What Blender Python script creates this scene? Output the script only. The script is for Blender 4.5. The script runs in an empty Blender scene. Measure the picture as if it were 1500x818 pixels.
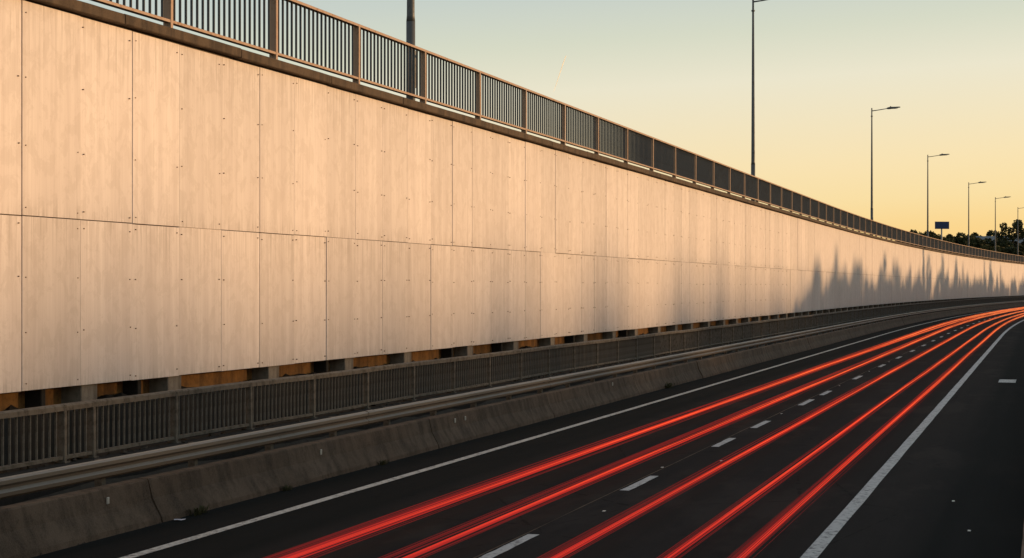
import bpy, math, random
import numpy as np
from mathutils import Vector, Matrix
R = math.radians
random.seed(7)
rng = np.random.default_rng(7)
scene = bpy.context.scene
C = scene.collection

# ------------------------------------------------------------------ camera, sky, sun, exposure
CAM_H = 3.15
FOCAL = 2450.0 / 1500.0 * 36.0
cam_d = bpy.data.cameras.new('camera')
cam_d.lens = FOCAL
cam_d.sensor_width = 36.0
cam_d.shift_y = 12.0 / 1500.0
cam_d.clip_end = 20000.0
cam = bpy.data.objects.new('camera', cam_d)
C.objects.link(cam)
cam.location = (0, 0, CAM_H)
cam.rotation_euler = (R(90), 0, 0)
scene.camera = cam

SUN_AZ, SUN_EL = 75.0, 6.0
world = bpy.data.worlds.new('World')
scene.world = world
world.use_nodes = True
wn, wl = world.node_tree.nodes, world.node_tree.links
wn.clear()
w_out = wn.new('ShaderNodeOutputWorld')
w_bg = wn.new('ShaderNodeBackground')
w_sky = wn.new('ShaderNodeTexSky')
w_sky.sky_type = 'NISHITA'
w_sky.sun_disc = False
w_sky.sun_elevation = R(SUN_EL)
w_sky.sun_rotation = R(SUN_AZ)
w_sky.altitude = 50
w_sky.air_density = 1.0
w_sky.dust_density = 2.0
w_sky.ozone_density = 1.5
w_bg.inputs['Strength'].default_value = 0.10
# evening haze: the warm horizon band stands higher towards the sun, the same all the way round
w_tc = wn.new('ShaderNodeTexCoord')
w_dot = wn.new('ShaderNodeVectorMath'); w_dot.operation = 'DOT_PRODUCT'
w_dot.inputs[1].default_value = (math.sin(R(SUN_AZ)), math.cos(R(SUN_AZ)), 0)
wl.new(w_tc.outputs['Generated'], w_dot.inputs[0])
w_sep = wn.new('ShaderNodeSeparateXYZ'); wl.new(w_tc.outputs['Generated'], w_sep.inputs[0])
w_mul = wn.new('ShaderNodeMath'); w_mul.operation = 'MULTIPLY_ADD'
w_mul.inputs[1].default_value = -0.055
wl.new(w_dot.outputs['Value'], w_mul.inputs[0]); wl.new(w_sep.outputs[2], w_mul.inputs[2])
w_map = wn.new('ShaderNodeMapRange')
w_map.inputs[1].default_value = -0.06; w_map.inputs[2].default_value = 0.94
wl.new(w_mul.outputs[0], w_map.inputs[0])
w_ramp = wn.new('ShaderNodeValToRGB')
SKY = [(0.0, (1.0, 0.56, 0.17)), (0.067, (0.96, 0.665, 0.27)), (0.0864, (0.95, 0.73, 0.37)), (0.108, (0.94, 0.755, 0.44)), (0.16, (0.83, 0.775, 0.595)), (0.189, (0.67, 0.69, 0.55)), (0.216, (0.57, 0.625, 0.57)), (0.45, (0.37, 0.435, 0.47)), (1.0, (0.23, 0.275, 0.335))]
el = w_ramp.color_ramp.elements
while len(el) < len(SKY): el.new(0.5)
for e_, (p_, c_) in zip(el, SKY):
    e_.position = p_; e_.color = (*c_, 1)
wl.new(w_map.outputs[0], w_ramp.inputs[0])
w_gain = wn.new('ShaderNodeVectorMath'); w_gain.operation = 'SCALE'; w_gain.inputs['Scale'].default_value = 11.4
wl.new(w_ramp.outputs[0], w_gain.inputs[0])
w_mix = wn.new('ShaderNodeMix'); w_mix.data_type = 'RGBA'; w_mix.inputs[0].default_value = 0.85
wl.new(w_sky.outputs[0], w_mix.inputs[6]); wl.new(w_gain.outputs[0], w_mix.inputs[7])
wl.new(w_mix.outputs[2], w_bg.inputs['Color'])
wl.new(w_bg.outputs[0], w_out.inputs['Surface'])

sun_d = bpy.data.lights.new('sun', 'SUN')
sun_d.energy = 3.85
sun_d.angle = R(2.8)
sun_d.color = (1.0, 0.61, 0.30)
sun = bpy.data.objects.new('sun', sun_d)
C.objects.link(sun)
sdir = Vector((math.sin(R(SUN_AZ)) * math.cos(R(SUN_EL)), math.cos(R(SUN_AZ)) * math.cos(R(SUN_EL)), math.sin(R(SUN_EL))))
sun.rotation_euler = (-sdir).to_track_quat('-Z', 'Y').to_euler()
sun.location = (60, 20, 40)

scene.view_settings.view_transform = 'Standard'
scene.view_settings.look = 'None'
scene.view_settings.gamma = 1.0
scene.view_settings.use_curve_mapping = False
scene.view_settings.exposure = 0.0

# ------------------------------------------------------------------ the road's line in plan
def edge_x(y):
    return 0.318 * y - 10.67 + 3.0e-4 * max(0.0, y - 110.0) ** 2
def slope(y):
    return 0.318 + 6.0e-4 * max(0.0, y - 110.0)
def P(y, o, h=0.0):
    """point at forward station y, o metres right of the left edge line, height h"""
    m = slope(y)
    n = math.sqrt(1 + m * m)
    return Vector((edge_x(y) + o / n, y - o * m / n, h))
def st(z, o):
    """station whose point at offset o lies z metres ahead"""
    y = z
    for _ in range(6):
        m = slope(y); y = z + o * m / math.sqrt(1 + m * m)
    return y
def ang(y):
    return math.atan2(1.0, slope(y))
_ys = np.arange(-60, 620, 0.25)
_ss = np.concatenate([[0], np.cumsum(np.hypot(np.diff(_ys), np.diff([edge_x(v) for v in _ys])))])
def S(y):
    return float(np.interp(y, _ys, _ss))
def Y(s):
    return float(np.interp(s, _ss, _ys))
def yrange(y0, y1, step):
    s0, s1 = S(y0), S(y1)
    n = max(1, int(round((s1 - s0) / step)))
    return [Y(s0 + (s1 - s0) * i / n) for i in range(n + 1)]

# ------------------------------------------------------------------ mesh helpers
class MB:
    def __init__(self):
        self.v, self.f, self.uv = [], [], []
    def face(self, pts, uvs=None):
        i = len(self.v)
        self.v += [tuple(p) for p in pts]
        self.f.append(tuple(range(i, i + len(pts))))
        self.uv += [tuple(u) for u in (uvs or [(p[0], p[2]) for p in pts])]
    def box(self, x0, x1, y0, y1, z0, z1, M=None):
        c = [Vector((x, y, z)) for z in (z0, z1) for y in (y0, y1) for x in (x0, x1)]
        if M is not None:
            c = [M @ p for p in c]
        for q in ((0, 2, 3, 1), (4, 5, 7, 6), (0, 1, 5, 4), (2, 6, 7, 3), (0, 4, 6, 2), (1, 3, 7, 5)):
            self.face([c[k] for k in q])
    def cbox(self, x0, x1, y0, y1, z0, z1, b, M=None):
        """box whose road face (-y) has chamfered edges"""
        def w(p): return M @ Vector(p) if M is not None else Vector(p)
        B = [(x0, y1, z0), (x1, y1, z0), (x1, y1, z1), (x0, y1, z1)]
        A = [(x0, y0 + b, z0), (x1, y0 + b, z0), (x1, y0 + b, z1), (x0, y0 + b, z1)]
        F = [(x0 + b, y0, z0 + b), (x1 - b, y0, z0 + b), (x1 - b, y0, z1 - b), (x0 + b, y0, z1 - b)]
        self.face([w(p) for p in F], [(p[0], p[2]) for p in F])
        for k in range(4):
            j = (k + 1) % 4
            self.face([w(A[k]), w(A[j]), w(F[j]), w(F[k])], [(p[0], p[2]) for p in (A[k], A[j], F[j], F[k])])
            self.face([w(B[k]), w(B[j]), w(A[j]), w(A[k])], [(p[0], p[2]) for p in (B[k], B[j], A[j], A[k])])
        self.face([w(p) for p in B[::-1]])
    def sweep(self, prof, ys, closed=False, caps=False, jit=None):
        """profile of (offset, height) along the road line"""
        n = len(prof)
        rows = []
        for yy in ys:
            row = []
            for k, (o, h) in enumerate(prof):
                if jit:
                    dx, dz = jit(yy, k)
                    row.append(P(yy, o + dx, h + dz))
                else:
                    row.append(P(yy, o, h))
            rows.append(row)
        L = [0]
        for a, b in zip(prof, prof[1:] + prof[:1]):
            L.append(L[-1] + math.hypot(a[0] - b[0], a[1] - b[1]))
        for i in range(len(ys) - 1):
            s0, s1 = S(ys[i]), S(ys[i + 1])
            for k in range(n if closed else n - 1):
                j = (k + 1) % n
                self.face([rows[i][k], rows[i + 1][k], rows[i + 1][j], rows[i][j]],
                          [(s0, L[k]), (s1, L[k]), (s1, L[k + 1]), (s0, L[k + 1])])
        if caps and closed:
            self.face(rows[0]); self.face(rows[-1][::-1])
    def tube(self, pts, rad, n=8, cap=True):
        pts = [Vector(p) for p in pts]
        rings = []
        for i, p in enumerate(pts):
            d = (pts[min(i + 1, len(pts) - 1)] - pts[max(i - 1, 0)]).normalized()
            a = d.orthogonal().normalized() if i == 0 else (a - d * a.dot(d)).normalized()
            b = d.cross(a)
            r = rad[i] if isinstance(rad, (list, tuple)) else rad
            rings.append([p + (a * math.cos(t) + b * math.sin(t)) * r for t in [2 * math.pi * q / n for q in range(n)]])
        base = len(self.v)
        for ring in rings:
            self.v += [tuple(q) for q in ring]
        for i in range(len(rings) - 1):
            for q in range(n):
                f = (base + i * n + q, base + i * n + (q + 1) % n, base + (i + 1) * n + (q + 1) % n, base + (i + 1) * n + q)
                self.f.append(f)
                self.uv += [(q / n, i), ((q + 1) / n, i), ((q + 1) / n, i + 1), (q / n, i + 1)]
        if cap:
            for i, rv in ((0, True), (len(rings) - 1, False)):
                idx = [base + i * n + q for q in range(n)]
                self.f.append(tuple(idx[::-1] if rv else idx))
                self.uv += [(0, 0)] * n
    def mesh(self, name, mat, smooth=False):
        me = bpy.data.meshes.new(name)
        me.from_pydata(self.v, [], self.f)
        uvl = me.uv_layers.new(name='UVMap')
        uvl.data.foreach_set('uv', np.array(self.uv, dtype=np.float32).ravel())
        if mat: me.materials.append(mat)
        if smooth:
            me.polygons.foreach_set('use_smooth', [True] * len(me.polygons))
        me.update()
        return me
    def build(self, name, mat, parent=None, smooth=False):
        return link(name, self.mesh(name, mat, smooth), parent)

def link(name, me, parent=None, loc=None, rz=None):
    o = bpy.data.objects.new(name, me)
    C.objects.link(o)
    if parent: o.parent = parent
    if loc is not None: o.location = loc
    if rz is not None: o.rotation_euler = (0, 0, rz)
    return o
def tag(o, label=None, cat=None, group=None, kind=None):
    if label: o['label'] = label
    if cat: o['category'] = cat
    if group: o['group'] = group
    if kind: o['kind'] = kind
    return o
def empty(name, loc=(0, 0, 0), rz=0):
    o = link(name, None, None, loc, rz)
    o.empty_display_size = 0.3
    return o
def copy_tree(o, parent=None):
    c = o.copy(); C.objects.link(c); c.parent = parent
    for ch in list(o.children):
        copy_tree(ch, c)
    return c

# ------------------------------------------------------------------ material helpers
class Mat:
    def __init__(self, name):
        self.m = bpy.data.materials.new(name)
        self.m.use_nodes = True
        self.n, self.l = self.m.node_tree.nodes, self.m.node_tree.links
        self.b = self.n['Principled BSDF']
    def new(self, t, **kw):
        nd = self.n.new('ShaderNode' + t)
        for k, v in kw.items(): setattr(nd, k, v)
        return nd
    def put(self, sock, v):
        if hasattr(v, 'outputs'): v = v.outputs[0]
        if isinstance(v, bpy.types.NodeSocket): self.l.new(v, sock)
        elif v is not None:
            if hasattr(sock.default_value, '__len__') and hasattr(v, '__len__') and len(v) == 3 and len(sock.default_value) == 4:
                v = (*v, 1)
            sock.default_value = v
    def math(self, op, a, b=None, clamp=False):
        nd = self.new('Math', operation=op, use_clamp=clamp)
        self.put(nd.inputs[0], a)
        if b is not None: self.put(nd.inputs[1], b)
        return nd.outputs[0]
    def coords(self, kind='UV', scale=(1, 1, 1), offset=None, rnd=0.0):
        tc = self.new('TexCoord')
        s = tc.outputs[kind]
        if rnd:
            oi = self.new('ObjectInfo')
            add = self.new('VectorMath', operation='ADD')
            cmb = self.new('CombineXYZ')
            self.put(cmb.inputs[0], self.math('MULTIPLY', oi.outputs['Random'], rnd))
            self.put(cmb.inputs[1], self.math('MULTIPLY', oi.outputs['Random'], rnd * 0.37))
            self.l.new(s, add.inputs[0]); self.l.new(cmb.outputs[0], add.inputs[1])
            s = add.outputs[0]
        mp = self.new('Mapping')
        self.l.new(s, mp.inputs['Vector'])
        mp.inputs['Scale'].default_value = scale
        if offset: mp.inputs['Location'].default_value = offset
        return mp.outputs[0]
    def noise(self, vec, scale=1.0, detail=4.0, rough=0.55, dist=0.0):
        nd = self.new('TexNoise')
        self.l.new(vec, nd.inputs['Vector'])
        nd.inputs['Scale'].default_value = scale
        nd.inputs['Detail'].default_value = detail
        nd.inputs['Roughness'].default_value = rough
        nd.inputs['Distortion'].default_value = dist
        return nd.outputs[0]
    def ramp(self, fac, stops):
        nd = self.new('ValToRGB')
        self.put(nd.inputs[0], fac)
        e = nd.color_ramp.elements
        while len(e) < len(stops): e.new(0.5)
        for el, (p, c) in zip(e, stops):
            el.position = p
            el.color = (*c, 1) if hasattr(c, '__len__') else (c, c, c, 1)
        return nd.outputs[0]
    def mix(self, fac, a, b, blend='MIX'):
        nd = self.new('Mix', data_type='RGBA', blend_type=blend)
        self.put(nd.inputs[0], fac); self.put(nd.inputs[6], a); self.put(nd.inputs[7], b)
        return nd.outputs[2]
    def bump(self, h, strength=0.3, dist=0.01):
        nd = self.new('Bump')
        self.put(nd.inputs['Height'], h)
        nd.inputs['Strength'].default_value = strength
        nd.inputs['Distance'].default_value = dist
        self.l.new(nd.outputs[0], self.b.inputs['Normal'])
    def set(self, color=None, rough=None, metal=None, spec=None):
        if color is not None: self.put(self.b.inputs['Base Color'], color)
        if rough is not None: self.put(self.b.inputs['Roughness'], rough)
        if metal is not None: self.b.inputs['Metallic'].default_value = metal
        if spec is not None: self.b.inputs['Specular IOR Level'].default_value = spec
        return self.m

def m_panel():
    k = Mat('clad_panel')
    wide = k.noise(k.coords('UV', (4.2, 0.16, 1), rnd=917), 1.0, 4, 0.6)
    fine = k.noise(k.coords('UV', (24, 0.45, 1), rnd=311), 1.0, 4, 0.62)
    blot = k.noise(k.coords('UV', (3.0, 2.2, 1), rnd=523), 1.0, 11, 0.74, 0.5)
    drip = k.noise(k.coords('UV', (19, 0.55, 1), rnd=101), 1.0, 4, 0.65)
    grit = k.noise(k.coords('UV', (46, 30, 1), rnd=71), 1.0, 5, 0.75)
    wide = k.math('ADD', wide, k.math('MULTIPLY', k.math('SUBTRACT', grit, 0.5), 0.30))
    sep = k.new('SeparateXYZ'); tcg = k.new('TexCoord'); k.l.new(tcg.outputs['Generated'], sep.inputs[0])
    ends = k.ramp(sep.outputs[2], [(0.0, 1), (0.10, 0), (0.62, 0), (1.0, 1)])      # splash dirt at the foot, rain runs from the top edge
    oi = k.new('ObjectInfo')
    c = k.mix(k.ramp(wide, [(0.36, 0), (0.50, 0.55), (0.64, 1)]), (0.645, 0.560, 0.520), (0.755, 0.668, 0.622))
    c = k.mix(k.math('MULTIPLY', k.ramp(fine, [(0.42, 0), (0.58, 1)]), 0.24), c, (0.55, 0.475, 0.425))
    c = k.mix(k.math('MULTIPLY', k.ramp(blot, [(0.50, 0), (0.54, 1)]), 0.30), c, (0.53, 0.455, 0.40))
    c = k.mix(k.math('MULTIPLY', k.ramp(grit, [(0.54, 0), (0.66, 1)]), 0.22), c, (0.48, 0.41, 0.36))
    run = k.math('MULTIPLY', ends, k.ramp(drip, [(0.47, 0), (0.66, 1)]))
    c = k.mix(k.math('MULTIPLY', run, 0.55), c, (0.36, 0.30, 0.255))
    c = k.mix(k.math('MULTIPLY', k.ramp(drip, [(0.62, 0), (0.78, 1)]), 0.22), c, (0.40, 0.34, 0.29))
    tone = k.math('ADD', k.math('MULTIPLY', oi.outputs['Random'], 0.15), 0.915)
    hv = k.new('HueSaturation'); k.put(hv.inputs['Value'], tone); k.put(hv.inputs['Color'], c)
    k.bump(k.math('ADD', fine, k.math('MULTIPLY', blot, 0.5)), 0.16, 0.004)
    return k.set(hv.outputs[0], k.ramp(blot, [(0.3, 0.46), (0.7, 0.66)]), spec=0.4)
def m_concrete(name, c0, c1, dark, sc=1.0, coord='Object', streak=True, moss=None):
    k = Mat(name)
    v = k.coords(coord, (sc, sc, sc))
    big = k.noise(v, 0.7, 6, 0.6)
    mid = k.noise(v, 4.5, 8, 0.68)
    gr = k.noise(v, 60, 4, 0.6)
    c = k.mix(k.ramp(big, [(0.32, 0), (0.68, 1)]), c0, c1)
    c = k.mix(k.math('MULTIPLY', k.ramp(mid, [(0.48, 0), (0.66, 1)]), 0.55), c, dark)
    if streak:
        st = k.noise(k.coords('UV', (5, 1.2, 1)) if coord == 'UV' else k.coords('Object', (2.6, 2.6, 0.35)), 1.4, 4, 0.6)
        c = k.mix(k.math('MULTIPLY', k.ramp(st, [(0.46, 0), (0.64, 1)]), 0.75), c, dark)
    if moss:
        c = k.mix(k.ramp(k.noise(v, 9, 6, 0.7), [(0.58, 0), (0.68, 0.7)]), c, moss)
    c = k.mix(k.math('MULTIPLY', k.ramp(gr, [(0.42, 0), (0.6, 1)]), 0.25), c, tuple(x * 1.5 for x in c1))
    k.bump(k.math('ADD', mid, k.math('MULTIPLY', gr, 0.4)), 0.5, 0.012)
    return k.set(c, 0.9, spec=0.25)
def m_paint(name, base, worn, sc=1.0, rough=0.5, wear=(0.56, 0.66), metal=0.0):
    k = Mat(name)
    v = k.coords('Object', (sc, sc, sc))
    n1 = k.noise(v, 7, 8, 0.7); n2 = k.noise(v, 1.3, 4, 0.5)
    c = k.mix(k.ramp(n1, [(wear[0], 0), (wear[1], 1)]), base, worn)
    c = k.mix(k.math('MULTIPLY', n2, 0.5), c, tuple(x * 0.6 for x in base))
    k.bump(n1, 0.25, 0.004)
    return k.set(c, k.ramp(n1, [(0.4, rough), (0.65, min(1, rough + 0.3))]), metal)
def m_beam():
    k = Mat('dull_galvanised_beam')
    long_ = k.noise(k.coords('UV', (0.25, 9, 1)), 1.0, 4, 0.55)
    spot = k.noise(k.coords('Object', (1, 1, 1)), 5, 6, 0.65)
    g = k.new('NewGeometry'); sp = k.new('SeparateXYZ'); k.l.new(g.outputs['True Normal'], sp.inputs[0])
    dusty_highlight = k.ramp(sp.outputs[2], [(0.55, 0), (0.9, 1)])                # upward faces paler, top highlight put into the dusty colour
    c = k.mix(long_, (0.085, 0.064, 0.042), (0.165, 0.125, 0.085))
    c = k.mix(dusty_highlight, c, (0.27, 0.25, 0.22))
    c = k.mix(k.math('MULTIPLY', k.ramp(spot, [(0.54, 0), (0.66, 1)]), 0.4), c, (0.11, 0.08, 0.055))
    return k.set(c, 0.55, 0.0, 0.5)
def m_asphalt():
    k = Mat('asphalt')
    uv = k.coords('UV', (1, 1, 1))
    sp = k.new('SeparateXYZ'); k.l.new(uv, sp.inputs[0])     # x = along, y = across
    ag = k.noise(uv, 48, 4, 0.7)
    mid = k.noise(k.coords('UV', (0.55, 2.2, 1)), 1.0, 6, 0.62)
    longi = k.noise(k.coords('UV', (0.035, 1.5, 1)), 1.0, 4, 0.55)
    base = k.mix(k.ramp(mid, [(0.3, 0), (0.7, 1)]), (0.026, 0.0235, 0.022), (0.042, 0.0375, 0.035))  # lane tint warmed to carry the red spill of the trails
    lane = k.math('MULTIPLY', k.ramp(k.math('DIVIDE', sp.outputs[1], 12.0), [(0.085, 0), (0.12, 1), (0.70, 1), (0.74, 0)]), 0.75)
    side = k.mix(k.ramp(mid, [(0.3, 0), (0.7, 1)]), (0.010, 0.012, 0.012), (0.016, 0.018, 0.0178))
    c = k.mix(lane, side, base)
    c = k.mix(k.math('MULTIPLY', k.ramp(longi, [(0.42, 0), (0.62, 1)]), 0.55), c, (0.020, 0.020, 0.020))
    patch = k.noise(k.coords('UV', (0.16, 0.42, 1)), 1.0, 7, 0.66)
    c = k.mix(k.math('MULTIPLY', k.ramp(patch, [(0.53, 0), (0.60, 1)]), k.math('ADD', k.math('MULTIPLY', lane, 0.45), 0.06)), c, (0.052, 0.045, 0.040))
    c = k.mix(k.math('MULTIPLY', k.ramp(ag, [(0.58, 0), (0.72, 1)]), 0.30), c, (0.075, 0.07, 0.066))
    vo = k.new('TexVoronoi', feature='DISTANCE_TO_EDGE')
    k.l.new(k.coords('UV', (0.22, 0.30, 1)), vo.inputs['Vector']); vo.inputs['Scale'].default_value = 1.0
    wob = k.noise(uv, 3.0, 5, 0.6)
    crack = k.math('LESS_THAN', k.math('ADD', vo.outputs[0], k.math('MULTIPLY', wob, 0.03)), 0.0165)
    c = k.mix(k.math('MULTIPLY', crack, 0.6), c, (0.012, 0.012, 0.012))
    k.bump(k.math('ADD', ag, k.math('MULTIPLY', mid, 0.3)), 0.55, 0.008)
    return k.set(c, k.ramp(mid, [(0.3, 0.85), (0.7, 1.0)]), spec=0.02)
def m_marking():
    k = Mat('worn_road_paint')
    v = k.coords('Object', (1, 1, 1))
    n1 = k.noise(v, 9, 8, 0.75); n2 = k.noise(v, 0.9, 4, 0.5)
    wear = k.ramp(k.math('ADD', n1, k.math('MULTIPLY', n2, 0.25)), [(0.62, 0), (0.76, 1)])
    c = k.mix(n2, (0.44, 0.44, 0.415), (0.60, 0.595, 0.56))
    c = k.mix(wear, c, (0.10, 0.10, 0.10))
    k.bump(n1, 0.4, 0.004)
    return k.set(c, 0.7, spec=0.3)
def m_leaf(name, c0, c1):
    k = Mat(name)
    g = k.new('NewGeometry')
    c = k.mix(g.outputs['Random Per Island'], c0, c1)
    return k.set(c, 0.75, spec=0.2)
def m_plain(name, c, rough=0.6, metal=0.0, sc=3.0):
    k = Mat(name)
    n1 = k.noise(k.coords('Object', (sc, sc, sc)), 2.0, 6, 0.6)
    return k.set(k.mix(n1, tuple(x * 0.75 for x in c), tuple(x * 1.2 for x in c)), rough, metal)
def m_glow(name, stops, gain):
    """light given off by the passing lamps: deep red near, brighter and more orange far along, overexposure put into the emission colour"""
    k = Mat(name)
    g = k.new('NewGeometry'); sp = k.new('SeparateXYZ'); k.l.new(g.outputs['Position'], sp.inputs[0])
    c = k.ramp(k.math('DIVIDE', sp.outputs[1], 200.0), stops)  # ramp along the road paints overexposed orange into the far strands
    nz = k.noise(k.coords('UV', (1, 0.35, 1)), 1.0, 3, 0.6)
    k.b.inputs['Base Color'].default_value = (0.02, 0.004, 0.004, 1)
    k.b.inputs['Roughness'].default_value = 1.0
    k.b.inputs['Specular IOR Level'].default_value = 0.0
    k.put(k.b.inputs['Emission Color'], c)
    k.put(k.b.inputs['Emission Strength'], k.math('MULTIPLY', k.math('ADD', k.math('MULTIPLY', nz, 0.7), 0.65), gain))
    k.m.cycles.emission_sampling = 'FRONT' if 'core' in name else 'NONE'
    return k.m

M = dict(
    panel=m_panel(),
    backing=m_plain('dark_backing', (0.17, 0.13, 0.095), 0.9),
    coping=m_concrete('stained_coping', (0.075, 0.052, 0.034), (0.115, 0.080, 0.052), (0.030, 0.022, 0.016), 1.5),
    barrier=m_concrete('grimy_barrier_concrete', (0.078, 0.052, 0.034), (0.128, 0.090, 0.062), (0.032, 0.022, 0.015), 0.9, moss=(0.062, 0.046, 0.030)),
    pier=m_concrete('pier_concrete', (0.17, 0.145, 0.118), (0.24, 0.205, 0.165), (0.075, 0.06, 0.045), 2.0),
    ochre=m_concrete('ochre_render', (0.28, 0.145, 0.045), (0.20, 0.098, 0.032), (0.055, 0.032, 0.017), 2.2),
    footing=m_concrete('shade_black_footing', (0.020, 0.018, 0.016), (0.032, 0.027, 0.023), (0.010, 0.009, 0.007), 1.6),  # near-black base puts the shade of gaps behind bars and beam into the colour
    soil=m_concrete('dusty_soil', (0.040, 0.032, 0.024), (0.062, 0.05, 0.037), (0.016, 0.013, 0.010), 2.0, streak=False),
    rail_up=m_paint('brown_grey_rail_paint', (0.40, 0.25, 0.16), (0.28, 0.14, 0.07), 1.0, 0.42),
    bar_up=m_paint('dark_bar_paint', (0.085, 0.088, 0.090), (0.10, 0.07, 0.05), 1.0, 0.6),
    rail_low=m_paint('dusty_rail_paint', (0.155, 0.132, 0.104), (0.072, 0.058, 0.043), 1.0, 0.8, (0.46, 0.62)),
    bar_low=m_paint('dusty_bar_paint', (0.145, 0.135, 0.117), (0.07, 0.06, 0.048), 1.0, 0.8, (0.46, 0.62)),
    beam=m_beam(),
    asphalt=m_asphalt(), marking=m_marking(),
    stud=m_plain('road_stud', (0.55, 0.54, 0.50), 0.4),
    lamp=m_paint('lamp_pole_paint', (0.105, 0.11, 0.112), (0.09, 0.07, 0.055), 0.8, 0.5),
    lens=m_plain('lamp_lens', (0.45, 0.45, 0.42), 0.2),
    bolt=m_plain('rusty_bolt', (0.27, 0.19, 0.135), 0.8, 0.0),
    sign=m_plain('blue_sign_face', (0.010, 0.035, 0.11), 0.6),
    signback=m_plain('sign_grey_metal', (0.25, 0.25, 0.25), 0.5, 0.3),
    leaf_d=m_leaf('dark_leaves', (0.020, 0.026, 0.010), (0.055, 0.060, 0.020)),
    leaf_g=m_leaf('olive_leaves', (0.035, 0.045, 0.014), (0.10, 0.085, 0.028)),
    bark=m_plain('bark', (0.06, 0.045, 0.033), 0.9),
    grass=m_leaf('weed_blades', (0.030, 0.036, 0.014), (0.075, 0.070, 0.030)),
    ground=m_concrete('grass_ground', (0.050, 0.060, 0.022), (0.075, 0.075, 0.032), (0.03, 0.032, 0.014), 0.2, streak=False),
    wallw=m_plain('pale_render', (0.36, 0.34, 0.32), 0.8),
    roof=m_plain('grey_roof', (0.16, 0.17, 0.18), 0.7),
    pane=m_plain('dark_glass', (0.03, 0.035, 0.04), 0.15),
    contrail=m_plain('contrail_vapour', (0.9, 0.9, 0.9), 1.0),
    refl=m_plain('pale_reflector', (0.50, 0.47, 0.40), 0.5),
    litter=m_plain('paper_litter', (0.55, 0.55, 0.62), 0.7),
)

# ================================================================== SETTING
Y0, Y1 = -20, 520
# ground to the horizon
g = MB()
g.face([(-6000, -3000, -0.30), (6000, -3000, -0.30), (6000, 9000, -0.30), (-6000, 9000, -0.30)])
tag(g.build('ground', M['ground']), kind='structure')

# carriageway
ys = yrange(Y0, Y1, 3.0)
r = MB()
for i in range(len(ys) - 1):
    offs = [-1.25, 0, 3.75, 7.5, 10.3]
    for a, b in zip(offs, offs[1:]):
        s0, s1 = S(ys[i]), S(ys[i + 1])
        r.face([P(ys[i], a), P(ys[i], b), P(ys[i + 1], b), P(ys[i + 1], a)], [(s0, a), (s0, b), (s1, b), (s1, a)])
road = tag(r.build('road', M['asphalt']), kind='structure')

def ribbon(o, w, ys, h=0.004, jag=0.0):
    m = MB()
    e = [(random.uniform(-jag, jag), random.uniform(-jag, jag)) for _ in ys]
    for i in range(len(ys) - 1):
        m.face([P(ys[i], o - w / 2 + e[i][0], h), P(ys[i], o + w / 2 + e[i][1], h), P(ys[i + 1], o + w / 2 + e[i + 1][1], h), P(ys[i + 1], o - w / 2 + e[i + 1][0], h)])
    return m
ribbon(0.0, 0.155, yrange(Y0, Y1, 1.2), jag=0.005).build('edge_line', M['marking'], road)
ribbon(7.56, 0.19, yrange(Y0, Y1, 1.2), jag=0.005).build('edge_line', M['marking'], road)
DASH = [(12.0, 14.0), (18.4, 21.3), (25.9, 27.9), (33.0, 34.9), (37.4, 39.4), (44.6, 46.9), (48.8, 50.8), (57.2, 59.4)]
yy = 66.0
while yy < 300:
    DASH.append((yy, yy + 2.1)); yy += 7.8
for a, b in [(st(a, 3.98), st(b, 3.98)) for a, b in DASH]:
    ribbon(3.98, 0.15, yrange(a, b, 0.35), jag=0.008).build('lane_dash', M['marking'], road)
# thin seam between the lanes
seam = ribbon(3.86, 0.022, yrange(8, 150, 1.5), 0.0035, 0.012)
seam.build('lane_joint', M['coping'], road)
# reflecting studs and the white bar on the shoulder
sd = MB(); sd.cbox(-0.04, 0.04, -0.02, 0.02, 0.001, 0.010, 0.005)
stud_me = sd.mesh('road_stud', M['stud'])
for yv, o in [(23.5, 4.28), (29.2, 3.82), (30.3, 4.6), (41.6, 3.95), (53.4, 3.95), (62.5, 3.95), (70.5, 3.95), (24.6, 8.9), (21.6, 9.25)]:
    yv = st(yv, o)
    link('road_stud', stud_me, road, P(yv, o, 0.0), ang(yv))
ribbon(9.0, 0.55, yrange(st(55.2, 9.0), st(57.0, 9.0), 0.4), jag=0.01).build('shoulder_bar', M['marking'], road)

# strip between barrier and wall: dirty soil and a low kerb the railing stands on
def vj(y, k):
    if k in (0, 7): return (0, 0)
    return (0, 0.05 * math.sin(y * 1.7 + k * 2.1) * math.sin(y * 0.53 + k) + random.uniform(-0.025, 0.025))
vg = MB()
vg.sweep([(-1.36, 0.05), (-1.7, 0.08), (-2.2, 0.20), (-2.5, 0.40), (-2.95, 0.50), (-3.3, 0.42), (-3.6, 0.45), (-3.95, 0.50)], yrange(Y0, 200, 0.7) + yrange(203, Y1, 6), jit=vj)
strip = tag(vg.build('soil_strip', M['soil']), kind='structure')
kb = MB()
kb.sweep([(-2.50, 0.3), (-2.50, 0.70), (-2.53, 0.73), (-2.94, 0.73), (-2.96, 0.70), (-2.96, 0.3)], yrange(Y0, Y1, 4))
kb.build('kerb', M['footing'], strip)  # kerb blackened to carry the shade under the beam
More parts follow.
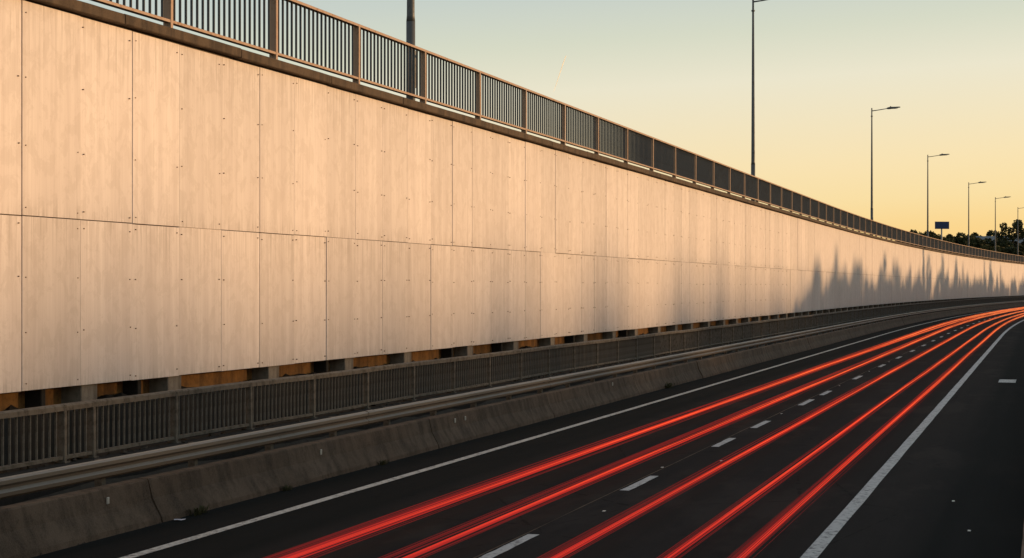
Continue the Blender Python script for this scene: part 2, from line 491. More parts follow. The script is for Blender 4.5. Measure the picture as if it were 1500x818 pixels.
# crumbs of soil and stone along the foot of the wall
rb = MB()
for _ in range(1500):
    yv = 14 + 90 * random.random() ** 1.6
    o = random.choice([random.uniform(-4.10, -3.72), random.uniform(-4.12, -3.95), random.uniform(-2.9, -2.55), random.uniform(-1.22, -1.05)])
    h = 1.335 if o < -3.6 else (0.735 if o < -2.0 else 0.005)
    p = P(yv, o, h); sc = random.uniform(0.015, 0.075) * (0.4 if o > -2 else 1)
    Mx = Matrix.Translation(p) @ Matrix.Rotation(random.uniform(0, 6.28), 4, 'Z') @ Matrix.Rotation(random.uniform(-.5, .5), 4, 'X')
    pts = [Mx @ Vector(q) * 1.0 for q in [(sc, 0, 0), (0, sc * random.uniform(.6, 1.2), 0), (-sc, 0, 0), (0, -sc, 0), (random.uniform(-.3, .3) * sc, 0, sc * random.uniform(.5, 1.1)), (0, 0, -sc * .5)]]
    for a, b in ((0, 1), (1, 2), (2, 3), (3, 0)):
        rb.face([pts[a], pts[b], pts[4]])
tag(rb.build('rubble', M['soil'], strip), kind='stuff')

# upper road level behind the wall
up = MB()
ysu = yrange(Y0, Y1, 8)
for i in range(len(ysu) - 1):
    offs = [-4.05, -14.0, -40, -500]
    for a, b in zip(offs, offs[1:]):
        up.face([P(ysu[i], b, 7.36), P(ysu[i], a, 7.36), P(ysu[i + 1], a, 7.36), P(ysu[i + 1], b, 7.36)])
tag(up.build('upper_road', M['asphalt']), kind='structure')

# right-hand verge rising to a wooded bank
bk = MB()
bk.sweep([(10.9, 0.02), (20, 0.1), (45, 0.6), (60, 3.0), (74, 5.2), (110, 5.6), (400, 5.6)], yrange(-120, Y1 + 80, 10))
tag(bk.build('grass_bank', M['ground']), kind='structure')

# ================================================================== RETAINING WALL
wall = tag(empty('retaining_wall', P(24, -4.2, 1.6)), 'tall retaining wall clad in pale streaked panels in two rows', 'wall')
bpy.context.view_layer.update()
WINV = Matrix.Translation(-wall.location)
def wpart(name, me, loc, rz):
    return link(name, me, wall, Vector(loc) - wall.location, rz)
def wbuild(mb, name, mat):
    return link(name, mb.mesh(name, mat), wall, -wall.location)
H0, HS, HT = 1.66, 4.17, 7.25
WO = -3.75
bkm = MB()
bkm.sweep([(WO - 0.05, H0 + 0.02), (WO - 0.05, HT + 0.1), (WO - 0.45, HT + 0.1), (WO - 0.45, H0 + 0.02)], yrange(Y0, Y1, 8), closed=True, caps=True)
wbuild(bkm, 'backing', M['backing'])
PW = 1.522
strong_low = {0, 1, 3, 5, 8, 13, 18, 24, 31}
strong_up = {0, 1, 4, 9, 15}
s_base = S(st(23.9, -3.75))
def panel_mesh(w, h, b=0.0025):
    m = MB(); m.cbox(0, w, -0.0, 0.03, 0, h, b); return m
pcache = {}
for i in range(-6, 66):
    sa = s_base + i * PW
    for row in (0, 1):
        st_ = strong_up if row else strong_low
        gl = 0.007 if i in st_ else 0.0016
        gr = 0.007 if (i + 1) in st_ else 0.0016
        top, bot = (HT, HS + 0.006) if row else (HS - 0.006, H0)
        key = (gl, gr, row)
        if key not in pcache:
            pcache[key] = panel_mesh(PW - gl - gr, top - bot).mesh('panel', M['panel'])
        ya = Y(sa + gl)
        prd = random.uniform(-0.010, 0.007)
        o = wpart('panel', pcache[key], P(ya, WO + prd, bot + random.uniform(-0.006, 0.006)), ang(ya))
        o.rotation_euler.z += random.uniform(-0.0035, 0.0035)
far = MB()
i = 66
while s_base + i * PW < S(Y1 - 6):
    sa = s_base + i * PW
    for row in (0, 1):
        top, bot = (HT, HS + 0.006) if row else (HS - 0.006, H0)
        d = random.uniform(-0.01, 0.007)
        ya, yb = Y(sa + 0.005), Y(sa + PW - 0.005)
        q = [P(ya, WO + d, bot), P(yb, WO + d, bot), P(yb, WO + d, top), P(ya, WO + d, top)]
        j = random.uniform(0, 500)
        far.face(q, [(sa + j, bot), (sa + PW + j, bot), (sa + PW + j, top), (sa + j, top)])
        e = [P(yv, WO - 0.03, hh) for yv, hh in ((ya, bot), (yb, bot), (yb, top), (ya, top))]
        for a in range(4):
            b = (a + 1) % 4
            far.face([e[a], e[b], q[b], q[a]])
    i += 1
tag(wbuild(far, 'distant_panels', M['panel']), kind='stuff')
# bolt heads beside the joints
bt = MB()
for i in range(-5, 50):
    for row in (0, 1):
        top, bot = (HT, HS) if row else (HS, H0)
        for fr in (0.035, 0.33, 0.65, 0.955):
            for sgn in (-1, 1):
                if random.random() < 0.22: continue
                yv = Y(s_base + i * PW + sgn * (0.085 + random.uniform(-.012, .012)))
                p = P(yv, WO + 0.008, bot + (top - bot) * fr + random.uniform(-.025, .025))
                Mx = Matrix.Translation(p) @ Matrix.Rotation(ang(yv), 4, 'Z')
                rr = 0.0105
                ring = [Mx @ Vector((rr * math.cos(t), -0.010, rr * math.sin(t))) for t in [k * math.pi / 3 for k in range(6)]]
                rin = [Mx @ Vector((rr * math.cos(t), 0.03, rr * math.sin(t))) for t in [k * math.pi / 3 for k in range(6)]]
                bt.face(ring[::-1])
                for a in range(6):
                    b = (a + 1) % 6
                    bt.face([ring[a], ring[b], rin[b], rin[a]])
tag(wbuild(bt, 'bolt_heads', M['bolt']), kind='stuff')
# coping blocks on top
sa = S(10.0); n = 0
while sa < S(Y1 - 6):
    Lb = 4.0 if sa < S(60) else 6.0
    ya, yb = Y(sa + 0.012), Y(sa + Lb - 0.012)
    cb = MB()
    dz = random.uniform(-0.006, 0.006)
    ysx = [ya + (yb - ya) * k / 8 for k in range(9)]
    cb.sweep([(WO + 0.12, HT + 0.035 + dz), (WO + 0.135, HT + 0.05 + dz), (WO + 0.135, HT + 0.19 + dz), (WO + 0.115, HT + 0.205 + dz), (WO - 0.34, HT + 0.205 + dz), (WO - 0.34, HT + 0.035 + dz)],
             ysx, closed=True, caps=True, jit=lambda y, k: (random.uniform(-.004, .004), random.uniform(-.003, .003)))
    wbuild(cb, 'coping_block', M['coping']); sa += Lb
# recessed ochre plinth wall and the piers below the cladding
ow = MB()
ow.sweep([(-4.14, 0.2), (-4.14, 1.9)], yrange(Y0, Y1, 4))
wbuild(ow, 'plinth', M['ochre'])
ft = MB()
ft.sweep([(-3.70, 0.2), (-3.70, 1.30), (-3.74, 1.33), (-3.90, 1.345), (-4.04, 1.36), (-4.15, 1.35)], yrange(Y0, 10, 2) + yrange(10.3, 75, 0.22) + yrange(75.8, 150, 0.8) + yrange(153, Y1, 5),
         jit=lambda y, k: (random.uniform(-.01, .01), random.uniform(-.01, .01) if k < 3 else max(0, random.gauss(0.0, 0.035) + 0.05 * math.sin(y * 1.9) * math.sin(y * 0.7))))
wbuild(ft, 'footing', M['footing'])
pm = MB(); pm.cbox(0, 0.46, 0.0, 0.42, -1.2, 0.02, 0.012)
pier_me = pm.mesh('pier', M['pier'])
pm = MB(); pm.cbox(0, 0.12, 0.0, 0.30, -1.2, 0.02, 0.012)
thin_me = pm.mesh('pier', M['footing'])
py = [16.2, 19.4, 22.3, 25.45, 27.97, 31.6, 35.05, 38.3, 42.5, 46.2]
while py[-1] < 330: py.append(py[-1] + random.uniform(2.9, 3.7))
for yv in [st(v, -3.79) for v in py]:
    wpart('pier', pier_me, P(yv, -3.79, H0), ang(yv))
    if yv < 60 and random.random() < 0.4:
        wpart('pier', thin_me, P(yv - random.uniform(0.75, 0.95), -3.86, H0), ang(yv))

# ================================================================== RAILINGS
def railing(name, label, o, base, height, y_posts, bar_p, post, bar, rails, m_rail, m_bar, bar_limit, foot):
    root = tag(empty(name, P(24, o, base)), label, 'railing')
    loc0 = root.location.copy()
    def rp(nm, me, loc, rz=0): return link(nm, me, root, Vector(loc) - loc0, rz)
    pm_ = MB(); pm_.cbox(-post[0] / 2, post[0] / 2, -post[1] / 2, post[1] / 2, 0, height + 0.006, 0.006)
    if foot:
        pm_.box(-post[0] * 0.9, post[0] * 0.9, -post[1] * 0.72, post[1] * 0.72, -0.01, 0.022)
    pme = pm_.mesh('post', m_rail)
    z0, z1 = rails
    bm_ = MB(); bm_.cbox(-bar[0] / 2, bar[0] / 2, -bar[1] / 2, bar[1] / 2, z0, z1, 0.003)
    bme = bm_.mesh('bar', m_bar)
    nb = 0; rest = MB()
    for a, b in zip(y_posts, y_posts[1:] + [None]):
        pt = rp('post', pme, P(a, o, base), ang(a))
        pt.rotation_euler.x = random.uniform(-.006, .006); pt.rotation_euler.y = random.uniform(-.006, .006)
        if b is None: break
        sa, sb = S(a), S(b)
        n = max(2, round((sb - sa) / bar_p))
        for k in range(1, n):
            yv = Y(sa + (sb - sa) * k / n)
            if nb < bar_limit:
                ob = rp('bar', bme, P(yv, o, base), ang(yv)); nb += 1
                ob.rotation_euler.z += random.uniform(-0.03, 0.03)
            else:
                rest.box(-bar[0] / 2, bar[0] / 2, -bar[1] / 2, bar[1] / 2, z0, z1, Matrix.Translation(P(yv, o, base) - loc0) @ Matrix.Rotation(ang(yv), 4, 'Z'))
    tag(rest.build('distant_bars', m_bar, root), kind='stuff')
    return root, loc0

# upper railing
yp = []
yv = st(28.2, -3.9) - 3.86 * 4
while yv < Y1 - 10:
    yp.append(yv); yv = Y(S(yv) + 4.05)
UO, UB, UH = -3.90, HT + 0.205, 1.33
up_rail, l0 = railing('steel_railing', 'brown-lit steel railing of upright bars along the top of the wall', UO, UB, UH, yp, 0.203,
                      (0.085, 0.145), (0.018, 0.044), (0.19, UH - 0.03), M['rail_up'], M['bar_up'], 300, True)
ysr = yrange(Y0 + 6, Y1 - 12, 4)
for nm, h0, h1, wd in (('top_rail', UH - 0.045, UH + 0.012, 0.075), ('bottom_rail', 0.150, 0.200, 0.066)):
    m_ = MB()
    m_.sweep([(UO + wd, UB + h0), (UO + wd, UB + h1 - 0.006), (UO + wd - 0.008, UB + h1), (UO - 0.05, UB + h1), (UO - 0.05, UB + h0)], ysr, closed=True, caps=True)
    link(nm, m_.mesh(nm, M['rail_up']), up_rail, -l0)

# lower railing
yp2 = [st(v, -2.72) for v in (12.9, 15.5, 18.1, 20.7, 23.04, 23.75)]
yv = st(26.0, -2.72)
while yv < Y1 - 10:
    yp2.append(yv); yv += 2.45
LO, LB, LH = -2.72, 0.73, 0.80
low_rail, l1 = railing('steel_railing', 'low dusty grey railing of upright bars at the foot of the wall', LO, LB, LH, yp2, 0.15,
                       (0.07, 0.12), (0.026, 0.026), (0.09, LH - 0.02), M['rail_low'], M['bar_low'], 300, True)
ysr2 = yrange(Y0 + 6, 150, 0.8) + yrange(153, Y1 - 12, 5)
def wob(y, k):
    return (0.008 * math.sin(y * 0.41), 0.006 * math.sin(y * 0.57 + 1.3 * math.sin(y * 0.2)) + random.uniform(-.0025, .0025))
m_ = MB(); m_.sweep([(LO + 0.055, LB + LH - 0.075), (LO + 0.06, LB + LH - 0.01), (LO + 0.04, LB + LH + 0.012), (LO - 0.06, LB + LH + 0.012), (LO - 0.06, LB + LH - 0.075)], ysr2, closed=True, caps=True, jit=wob)
link('top_rail', m_.mesh('top_rail', M['rail_low']), low_rail, -l1)
m_ = MB(); m_.sweep([(LO + 0.04, LB + 0.055), (LO + 0.04, LB + 0.10), (LO - 0.03, LB + 0.10), (LO - 0.03, LB + 0.055)], ysr2, closed=True, caps=True, jit=wob)
link('bottom_rail', m_.mesh('bottom_rail', M['rail_low']), low_rail, -l1)

# ================================================================== GUARDRAIL
gr_ = tag(empty('guardrail', P(24, -1.72, 0.4)), 'dull metal crash-barrier beam running above the concrete barrier', 'guardrail')
g0 = gr_.location.copy()
GO = -1.70
def wprof(th):
    f = [(0.0, 0.875), (0.045, 0.868), (0.075, 0.845), (0.080, 0.80), (0.030, 0.765), (0.028, 0.735), (0.080, 0.70), (0.078, 0.655), (0.050, 0.630), (0.005, 0.622)]
    outer = [(GO + a + th, b + (th if b > 0.86 else 0)) for a, b in f]
    inner = [(GO + a - 0.012, b - (0.008 if b > 0.86 else 0)) for a, b in f]
    return outer + inner[::-1]
ya = 8.0
k = 0
bounds = []
while ya < Y1 - 15:
    yb = {0: 19.0, 1: 30.3}.get(k, ya + 11.3)
    m_ = MB(); m_.sweep(wprof(0.0), yrange(ya, yb + 0.16, 2.5), closed=True, caps=True)
    link('beam', m_.mesh('beam', M['beam']), gr_, -g0)
    m_ = MB(); m_.sweep(wprof(0.007), [yb - 0.14, yb + 0.17], closed=True, caps=True)
    link('splice', m_.mesh('splice', M['beam']), gr_, -g0)
    ya = yb; k += 1
m_ = MB(); m_.cbox(-0.05, 0.05, -0.05, 0.06, -0.2, 0.46, 0.005)
m_.box(-0.07, 0.07, -0.095, -0.05, 0.22, 0.43)
gp = m_.mesh('post', M['rail_low'])
yv = 12.0
while yv < 330:
    link('post', gp, gr_, P(yv, -1.80, 0.40) - g0, ang(yv)); yv += 2.43

# ================================================================== CONCRETE BARRIERS
def barrier(label, sgn, base_o, prof, joints, mat):
    root = tag(empty('concrete_barrier', P(24, base_o, 0)), label, 'barrier')
    b0 = root.location.copy()
    for a, b in zip(joints, joints[1:]):
        dx = random.uniform(-0.012, 0.012)
        yl = [a + 0.02] + [v for v in yrange(a, b, 0.8)][1:-1] + [b - 0.02]
        m_ = MB()
        m_.sweep([(base_o + sgn * o + dx, h) for o, h in prof], yl, closed=True, caps=True,
                 jit=lambda y, k: (random.uniform(-.006, .006) if k < 6 else 0, random.uniform(-.006, .006) if k < 6 and k > 0 else 0))
        link('barrier_segment', m_.mesh('barrier_segment', mat), root, -b0)
    return root, b0
jl = [4.0, 13.0, 22.05, 32.3, 40.0, 48.5]
while jl[-1] < Y1 - 20: jl.append(jl[-1] + 9.0)
bl, b0 = barrier('long dark concrete barrier along the left edge of the road', -1, -1.06,
        [(0.0, -0.03), (0.02, 0.07), (0.13, 0.27), (0.155, 0.32), (0.215, 0.56), (0.235, 0.58), (0.40, 0.58), (0.42, 0.0)], jl, M['barrier'])
rf = MB(); rf.cbox(-0.022, 0.022, -0.010, 0.012, 0, 0.085, 0.008)
rme = rf.mesh('reflector', M['refl'])
for yv, h in ((21.0, 0.38), (27.3, 0.38), (33.6, 0.40), (34.2, 0.40), (46.0, 0.42)):
    link('reflector', rme, bl, P(yv, -1.06 - 0.165, h) - b0, ang(yv))
jr = [-10, 0, 9.0, 18.0, 27.0, 36.0]
while jr[-1] < Y1 - 20: jr.append(jr[-1] + 9.0)
br, _ = barrier('grey concrete barrier at the lower right corner past the dark shoulder', 1, 9.90,
        [(0.0, -0.03), (0.02, 0.08), (0.15, 0.28), (0.17, 0.33), (0.22, 0.66), (0.24, 0.68), (0.46, 0.68), (0.70, 0.0)], jr, M['pier'])

# ================================================================== STREET LAMPS
LH_ = 11.0
def make_lamp():
    root = empty('street_lamp')
    m_ = MB(); m_.tube([(0, 0, -0.9), (0, 0, 2.2)], [0.115, 0.110], 14); m_.tube([(0, 0, 2.2), (0, 0, 2.35), (0, 0, LH_)], [0.110, 0.098, 0.050], 14)
    m_.build('pole', M['lamp'], root, True)
    m_ = MB(); m_.cbox(-0.055, 0.055, -0.118, -0.095, 0.6, 1.5, 0.006); m_.build('access_door', M['lamp'], root)
    m_ = MB(); m_.tube([(0, 0, LH_ - 0.75), (0, 0, LH_ - 0.68)], 0.095, 12); m_.build('collar', M['lamp'], root)
    m_ = MB(); m_.tube([(0, 0, LH_ - 0.25), (0, -0.5, LH_ - 0.20), (0, -1.45, LH_ - 0.07)], [0.042, 0.036, 0.034], 8); m_.build('arm', M['lamp'], root, True)
    # flat luminaire with a rounded back hump
    m_ = MB()
    secs = [(-1.28, 0.07, 0.045, 0.05), (-1.38, 0.11, 0.075, 0.085), (-1.6, 0.15, 0.075, 0.11), (-1.9, 0.165, 0.055, 0.075), (-2.25, 0.15, 0.04, 0.055), (-2.42, 0.09, 0.03, 0.035)]
    rows = []
    for y, w, dn, upw in secs:
        zc = LH_ - 0.08 + (-y - 1.28) * 0.07
        rows.append([(-w, y, zc), (-w * 0.85, y, zc - dn), (w * 0.85, y, zc - dn), (w, y, zc), (w * 0.6, y, zc + upw), (-w * 0.6, y, zc + upw)])
    for a, b in zip(rows, rows[1:]):
        for q in range(6):
            m_.face([a[q], a[(q + 1) % 6], b[(q + 1) % 6], b[q]])
    m_.face(rows[0][::-1]); m_.face(rows[-1])
    hd = m_.build('lamp_head', M['lamp'], root)
    m_ = MB(); m_.tube([(0, -1.60, LH_ + 0.03), (0, -1.60, LH_ + 0.11)], 0.05, 8); m_.build('photocell', M['lamp'], hd)
    m_ = MB(); zc = LH_ - 0.08; m_.box(-0.11, 0.11, -2.2, -1.65, zc - 0.045, zc - 0.03); m_.build('lens', M['lens'], hd)
    return root
lamp0 = make_lamp()
lamp_lab = ['thick street lamp pole behind the railing, head out of the picture, nearest of the row',
            'tall street lamp pole whose arm just touches the top edge of the picture',
            'street lamp with its whole arm in view, tallest complete one against the sky',
            'street lamp standing just left of the blue sign',
            'street lamp just right of the blue sign, before the dark trees',
            'small street lamp rising in front of the grey roofed building',
            'smallest, farthest street lamp at the right edge beside the open-crowned tree']
for i, (col, dz) in enumerate([(601, 0), (1103, 0.04), (1277, 0.35), (1359, 0.0), (1419, -0.4), (1458, -0.7), (1491, -0.85)]):
    yv = next(v * 0.05 for v in range(400, 8000) if (lambda p: p.x / p.y)(P(v * 0.05, -4.4)) >= (col - 750) / 2450)
    o = lamp0 if i == 0 else copy_tree(lamp0)
    o.location = P(yv, -4.40, 7.36 + dz); o.rotation_euler = (0, 0, ang(yv))
    tag(o, lamp_lab[i], 'street lamp', 'street lamps along the upper road')

# ================================================================== BLUE SIGN
sg = tag(empty('road_sign', P(218, -6.0, 7.36)), 'small blue rectangular road sign on a grey post above the railing', 'sign')
sg.rotation_euler = (0, 0, R(8))
m_ = MB(); m_.tube([(0, 0, -0.3), (0, 0, 4.3)], 0.10, 10); m_.build('post', M['signback'], sg, True)
m_ = MB(); m_.cbox(-0.98, 0.98, -0.16, -0.11, 3.45, 4.42, 0.01); pl = m_.build('sign_plate', M['sign'], sg)

# ================================================================== TREES
def leaf_cloud(centres, radii, n, size, squash=1.0):
    """n leaf quads spread over clumps, denser on the shell"""
    centres = np.array(centres); radii = np.array(radii)
    w = radii ** 2; idx = rng.choice(len(centres), n, p=w / w.sum())
    d = rng.normal(size=(n, 3)); d /= np.linalg.norm(d, axis=1)[:, None]
    rr = radii[idx] * rng.uniform(0.35, 1.0, n) ** 0.6
    p = centres[idx] + d * rr[:, None] * np.array([1, 1, squash])
    a = rng.normal(size=(n, 3)); a /= np.linalg.norm(a, axis=1)[:, None]
    b = np.cross(a, rng.normal(size=(n, 3))); b /= np.linalg.norm(b, axis=1)[:, None]
    s = size * rng.uniform(0.6, 1.4, n)[:, None]
    v = np.stack([p - a * s, p - b * s * 0.55, p + a * s, p + b * s * 0.55], axis=1).reshape(-1, 3)
    return v
def leaf_mesh(name, v, mat):
    n = len(v) // 4
    me = bpy.data.meshes.new(name)
    me.vertices.add(len(v)); me.vertices.foreach_set('co', v.astype(np.float32).ravel())
    me.loops.add(len(v)); me.loops.foreach_set('vertex_index', np.arange(len(v), dtype=np.int32))
    me.polygons.add(n); me.polygons.foreach_set('loop_start', np.arange(0, len(v), 4, dtype=np.int32))
    me.materials.append(mat); me.update(calc_edges=True); me.validate()
    return me
def tree_proto(h, rad, trunk, kind, n, size, mat):
    """returns (trunk mesh, crown mesh)"""
    tm = MB()
    lean = (random.uniform(-.2, .2), random.uniform(-.2, .2))
    top = Vector((lean[0], lean[1], h * 0.78))
    tm.tube([(0, 0, -0.6), (0, 0, trunk * 0.6), (lean[0] * .4, lean[1] * .4, h * 0.45), top], [0.05 * h * .5, 0.04 * h * .5, 0.025 * h * .5, 0.02], 8)
    cs, rs = [], []
    if kind == 'poplar':
        m = 26
        for i in range(m):
            t = i / (m - 1); z = trunk + (h - trunk) * t
            rr = rad * (0.35 + 1.0 * math.sin(math.pi * min(1, t * 0.85 + 0.12))) * 0.62
            a = random.uniform(0, 6.28); q = rr * 0.55
            cs.append((math.cos(a) * q, math.sin(a) * q, z)); rs.append(max(0.25, rr * 0.62 * (1 - 0.45 * t)))
    else:
        m = 22 if kind == 'broad' else 14
        for i in range(m):
            a = i * 2.399; t = (i + 0.5) / m
            q = rad * math.sqrt(random.uniform(0.02, 1)) * (1.0 if kind == 'broad' else 1.05)
            zc = trunk + (h - trunk) * (0.12 + 0.78 * t * (1 - 0.42 * (q / rad) ** 2))
            cs.append((math.cos(a) * q * .8, math.sin(a) * q * .8, zc)); rs.append(rad * random.uniform(0.24, 0.40) * (1 if kind == 'broad' else .78))
        for c_ in cs[::2]:
            s_ = Vector((lean[0] * .3, lean[1] * .3, trunk + (c_[2] - trunk) * 0.35))
            mid = s_.lerp(Vector(c_), 0.5) + Vector((0, 0, -0.15))
            tm.tube([s_, mid, c_], [0.012 * h, 0.008 * h, 0.015], 5)
    tme = tm.mesh('trunk', M['bark'], True)
    return tme, leaf_mesh('crown', leaf_cloud(cs, rs, n, size), mat)
def put_tree(name, proto, loc, sc, label, group, rz=None):
    root = empty(name, loc, random.uniform(0, 6.28) if rz is None else rz)
    root.scale = (sc, sc, sc) if not hasattr(sc, '__len__') else sc
    link('trunk', proto[0], root); link('crown', proto[1], root)
    return tag(root, label, 'tree', group)

# seen over the railing at the right
bp = [tree_proto(8.5, 3.4, 1.2, 'broad', 5200, 0.27, M['leaf_d']), tree_proto(8.0, 3.0, 0.8, 'broad', 5200, 0.27, M['leaf_g']), tree_proto(9.0, 2.9, 1.6, 'broad', 4600, 0.28, M['leaf_d'])]
tall = tree_proto(13.0, 4.0, 4.5, 'open', 2600, 0.26, M['leaf_d'])
def px(x, y): return Vector(((x - 750) / 2450 * y, y, 7.36))
put_tree('broadleaf_tree', tall, px(1484, 372) , 0.97, 'tall open-crowned tree at the right edge standing above the dark tree belt', None, 1.1)
tops = [(1334, 336, 338), (1346, 333, 345), (1357, 334, 352), (1368, 337, 346), (1382, 339, 340), (1396, 338, 352), (1409, 340, 344), (1419, 337, 360), (1431, 335, 452), (1446, 336, 456), (1460, 337, 450), (1428, 343, 345), (1440, 348, 352), (1449, 354, 340), (1468, 345, 350), (1461, 351, 352), (1474, 355, 346), (1489, 357, 338), (1503, 353, 350), (1515, 345, 372), (1475, 339, 458), (1497, 359, 352)]
for i, (x, yt, yd) in enumerate(tops):
    hh = (421 - yt) * yd / 2450 + CAM_H - 7.36
    pr = bp[i % 3]
    base_h = (8.5, 8.0, 9.0)[i % 3] * 0.97
    s = hh / base_h
    sx = max(s, 0.85)
    put_tree('broadleaf_tree', pr, px(x, yd), (sx, sx, s),
             ('dark bushy tree left of the blue sign, showing just over the upper railing' if x < 1362 else
              'dark bushy tree between the blue sign and the lamp right of it' if x < 1415 else
              'dark treetop showing above the grey roof of the low building' if yd > 440 else
              'low dark bushy tree in front of the grey roofed building' if x < 1480 else
              'dark bush below the tall open-crowned tree at the right edge'), 'dark trees beyond the upper railing')

# wooded bank out of the frame at the right: it shades road and lower wall
pp = [tree_proto(10, 2.3, 0.4, 'poplar', 5200, 0.30, M['leaf_d']), tree_proto(10, 1.7, 0.4, 'poplar', 4600, 0.28, M['leaf_d']), tree_proto(10, 2.6, 0.8, 'open', 2600, 0.30, M['leaf_d'])]
openb = tree_proto(8.0, 4.2, 0.4, 'open', 2800, 0.34, M['leaf_d'])
bank = [tree_proto(8.0, 4.6, 0.4, 'broad', 5200, 0.34, M['leaf_d']), tree_proto(7.6, 4.2, 0.3, 'broad', 5200, 0.34, M['leaf_d'])]
yv = -40.0; i = 0
while yv < 420:
    hs = random.uniform(0.99, 1.08)
    put_tree('bank_tree', bank[i % 2], P(yv + 60 * 0.0, 76 + random.uniform(-3, 3), 5.1), (1.25, 1.25, hs), 'bushy tree in the wood on the bank right of the road', 'trees on the bank right of the road')
    yv += random.uniform(4.0, 5.2); i += 1
yv = 107.0; i = 0
while yv < 400:
    ramp_in = min(1.0, 0.52 + (yv - 107.0) / 26.0)
    kind = random.random()
    if kind < 0.34:
        h = random.uniform(8.0, 10.7) * ramp_in
        w = random.uniform(1.2, 2.3)
        put_tree('poplar_tree', pp[i % 3], P(yv, random.uniform(18, 29), 0.05), (w, w, h / 10), 'narrow poplar beside the far right verge', 'poplars along the far right verge')
    hb = random.uniform(7.8, 9.5) * ramp_in
    w = random.uniform(0.85, 1.3)
    put_tree('verge_tree', (bank + [openb])[i % 3], P(yv + 2, random.uniform(20, 28), 0.0), (w, w, hb / 7.8), 'low bushy tree between the poplars of the right verge', 'low trees between the poplars')
    yv += random.uniform(2.8, 5.2); i += 1

# ================================================================== BUILDING behind the trees
bd = tag(empty('low_building', px(1470, 432), R(-12)), 'pale low building with a long grey roof behind the trees', 'building')
m_ = MB(); m_.box(-9, 9, -4, 4, -0.5, 7.2); m_.build('wall', M['wallw'], bd)
m_ = MB()
A = [(-9.6, -4.7, 7.1), (9.6, -4.7, 7.1), (9.6, 0, 9.0), (-9.6, 0, 9.0)]
B = [(-9.6, 4.7, 7.1), (9.6, 4.7, 7.1)]
m_.face(A); m_.face([A[3], A[2], B[1], B[0]]); m_.face([A[0], A[3], B[0]]); m_.face([A[1], B[1], A[2]]); m_.face([A[0], B[0], B[1], A[1]])
m_.build('roof', M['roof'], bd)
m_ = MB(); m_.cbox(-0.7, 0.7, -0.06, 0.05, -0.7, 0.7, 0.01); wme = m_.mesh('window', M['pane'])
for xx in (-7, -4.2, -1.4, 1.4, 4.2, 7):
    for zz in (2.4, 5.4):
        link('window', wme, bd, (xx, -4.0, zz))

# ================================================================== CONTRAIL
ct = MB()
def sky_pt(x, y, d): return Vector(((x - 750) / 2450 * d, d, CAM_H + (421 - y) / 2450 * d))
ca, cb_ = Vector((0.79, -0.61, 0.0)), None      # flattened and turned between sun and camera so the shape looks brighter
line_ = [(sky_pt(829, 82, 9000), 5.0), (sky_pt(825, 93, 9030), 5.6), (sky_pt(819, 111, 9100), 4.4), (sky_pt(811, 135, 9200), 1.8)]
ax_ = (line_[-1][0] - line_[0][0]).normalized(); cb_ = ax_.cross(ca).normalized()
rings_ = [[p + cb_ * math.cos(t) * r + ca * math.sin(t) * r * 0.22 for t in [k_ * math.pi / 5 for k_ in range(10)]] for p, r in line_]
for r0, r1 in zip(rings_, rings_[1:]):
    for q in range(10):
        ct.face([r0[q], r1[q], r1[(q + 1) % 10], r0[(q + 1) % 10]])
ct.face(rings_[0]); ct.face(rings_[-1][::-1])
tag(ct.build('contrail', M['contrail'], None, True), 'short faint white contrail slanting in the sky above the railing', 'contrail')

# ================================================================== LIGHT TRAILS (glowing strands over the lanes)
GL = [m_glow('trail_core', [(0.075, (0.48, 0.022, 0.019)), (0.18, (1.0, 0.085, 0.030)), (0.40, (1.0, 0.17, 0.045)), (0.9, (1.0, 0.34, 0.10))], 1.1),
      m_glow('trail_mid', [(0.07, (0.34, 0.020, 0.019)), (0.18, (0.62, 0.034, 0.020)), (0.40, (0.95, 0.10, 0.032)), (1.0, (1.0, 0.20, 0.060))], 1.0),
      m_glow('trail_dim', [(0.07, (0.13, 0.013, 0.013)), (0.20, (0.22, 0.018, 0.015)), (0.45, (0.45, 0.045, 0.020)), (1.0, (0.9, 0.13, 0.040))], 1.0)]
def trail(label, offs, y0, y1, n_mid, n_dim, width, hgt=0.25, orange=False):
    root = tag(empty('light_trail', P(24, offs(24), hgt)), label, 'light trail', 'red tail-light trails along the lanes')
    t0 = root.location.copy()
    ysx = yrange(y0, y1, 3.0)
    specs = []
    n = n_mid
    core = random.uniform(0.50, 0.66)
    for k in range(n):
        t = (k + random.uniform(0.25, 0.75)) / n
        q = t - core
        mi = 0 if abs(q) < 0.10 else (1 if -0.24 < q < 0.26 and random.random() < 0.9 else 2)
        specs.append((mi, (t - 0.5) * width * 0.55, (t - 0.5) * width, width / n * (0.66 if mi < 2 else random.uniform(0.35, 0.55))))
    for k in range(n_dim):
        t = random.choice([random.uniform(-0.12, 0.0), random.uniform(1.04, 1.3)])
        specs.append((2, (t - 0.5) * width * 0.55, (t - 0.5) * width, random.uniform(0.002, 0.004)))
    for mi, do, dh, rr in specs:
        ph = random.uniform(0, 6.28); am = random.uniform(0.004, 0.016)
        pts = [P(v, offs(v) + do + am * math.sin(v * 0.11 + ph), hgt - dh + am * 0.7 * math.sin(v * 0.17 + ph)) - t0 for v in ysx]
        m_ = MB(); m_.tube(pts, rr, 6)
        m_.build('strand', GL[mi], root, True)
    return root
trail('red light trail nearest the wall', lambda y: 2.42, 7, 440, 13, 4, 0.128)
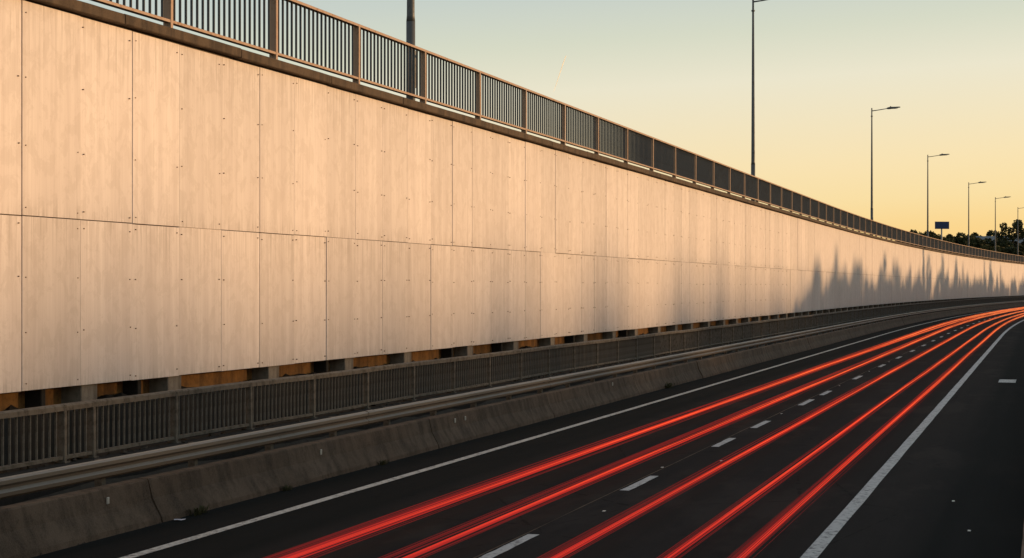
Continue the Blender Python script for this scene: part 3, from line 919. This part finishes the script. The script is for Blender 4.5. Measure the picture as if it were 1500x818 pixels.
trail('thin orange light trail splitting off beside the trail nearest the wall, far along the road', lambda y: 2.42 + 0.50 * min(1, max(0, (y - 60) / 70)), 62, 440, 7, 1, 0.075)
trail('red light trail second from the wall, right beside the white lane dashes', lambda y: 3.62, 7, 440, 14, 4, 0.138)
trail('red light trail middle of the five, just right of the lane dashes', lambda y: 5.16, 7, 440, 12, 3, 0.115)
trail('narrow red light trail second from the right-hand edge line', lambda y: 6.31, 7, 440, 12, 3, 0.105)
trail('red light trail next to the right-hand edge line', lambda y: 7.06, 7, 440, 13, 3, 0.120)

# ================================================================== WEEDS AND LITTER
def weed(yv, o, h, sc, label, n=70):
    m_ = MB()
    for _ in range(n):
        a = random.uniform(0, 6.28); q = random.uniform(0, 0.16) * sc; L = random.uniform(0.06, 0.16) * sc
        b = Vector((math.cos(a) * q * 2.0, math.sin(a) * q * 0.7, 0))
        t = b + Vector((math.cos(a) * L * .7, math.sin(a) * L * .6, L))
        s = Vector((-math.sin(a), math.cos(a), 0)) * 0.012 * sc
        m_.face([b - s, b + s, t])
        m_.face([b.lerp(t, .4) - s * 1.6, b.lerp(t, .7) + s * 1.5, t + s])
    o_ = m_.build('weed_tuft', M['grass'])
    o_.location = P(yv, o, h); o_.rotation_euler = (0, 0, ang(yv))
    tag(o_, label, 'weed', 'weeds at the barrier foot')
weed(22.9, -1.0, 0.0, 0.75, 'low weed patch at the barrier foot beside its first joint')
weed(25.6, -1.02, 0.0, 0.55, 'tiny weed at the barrier foot between the first two pale reflectors')
weed(29.4, -1.02, 0.0, 0.55, 'tiny weed at the barrier foot before the second joint')
weed(52.0, -1.02, 0.0, 1.2, 'weed clump at the barrier foot farther along the road')
m_ = MB()
g2 = [[(a * 0.05 - 0.05, b * 0.035, 0.012 + 0.02 * random.random()) for b in range(3)] for a in range(4)]
for a in range(3):
    for b in range(2):
        m_.face([g2[a][b], g2[a + 1][b], g2[a + 1][b + 1], g2[a][b + 1]])
o_ = m_.build('litter', M['litter']); o_.location = P(22.2, -0.93, 0.0); tag(o_, 'small crumpled white scrap by the barrier joint', 'litter')
print('objects', len(bpy.data.objects))
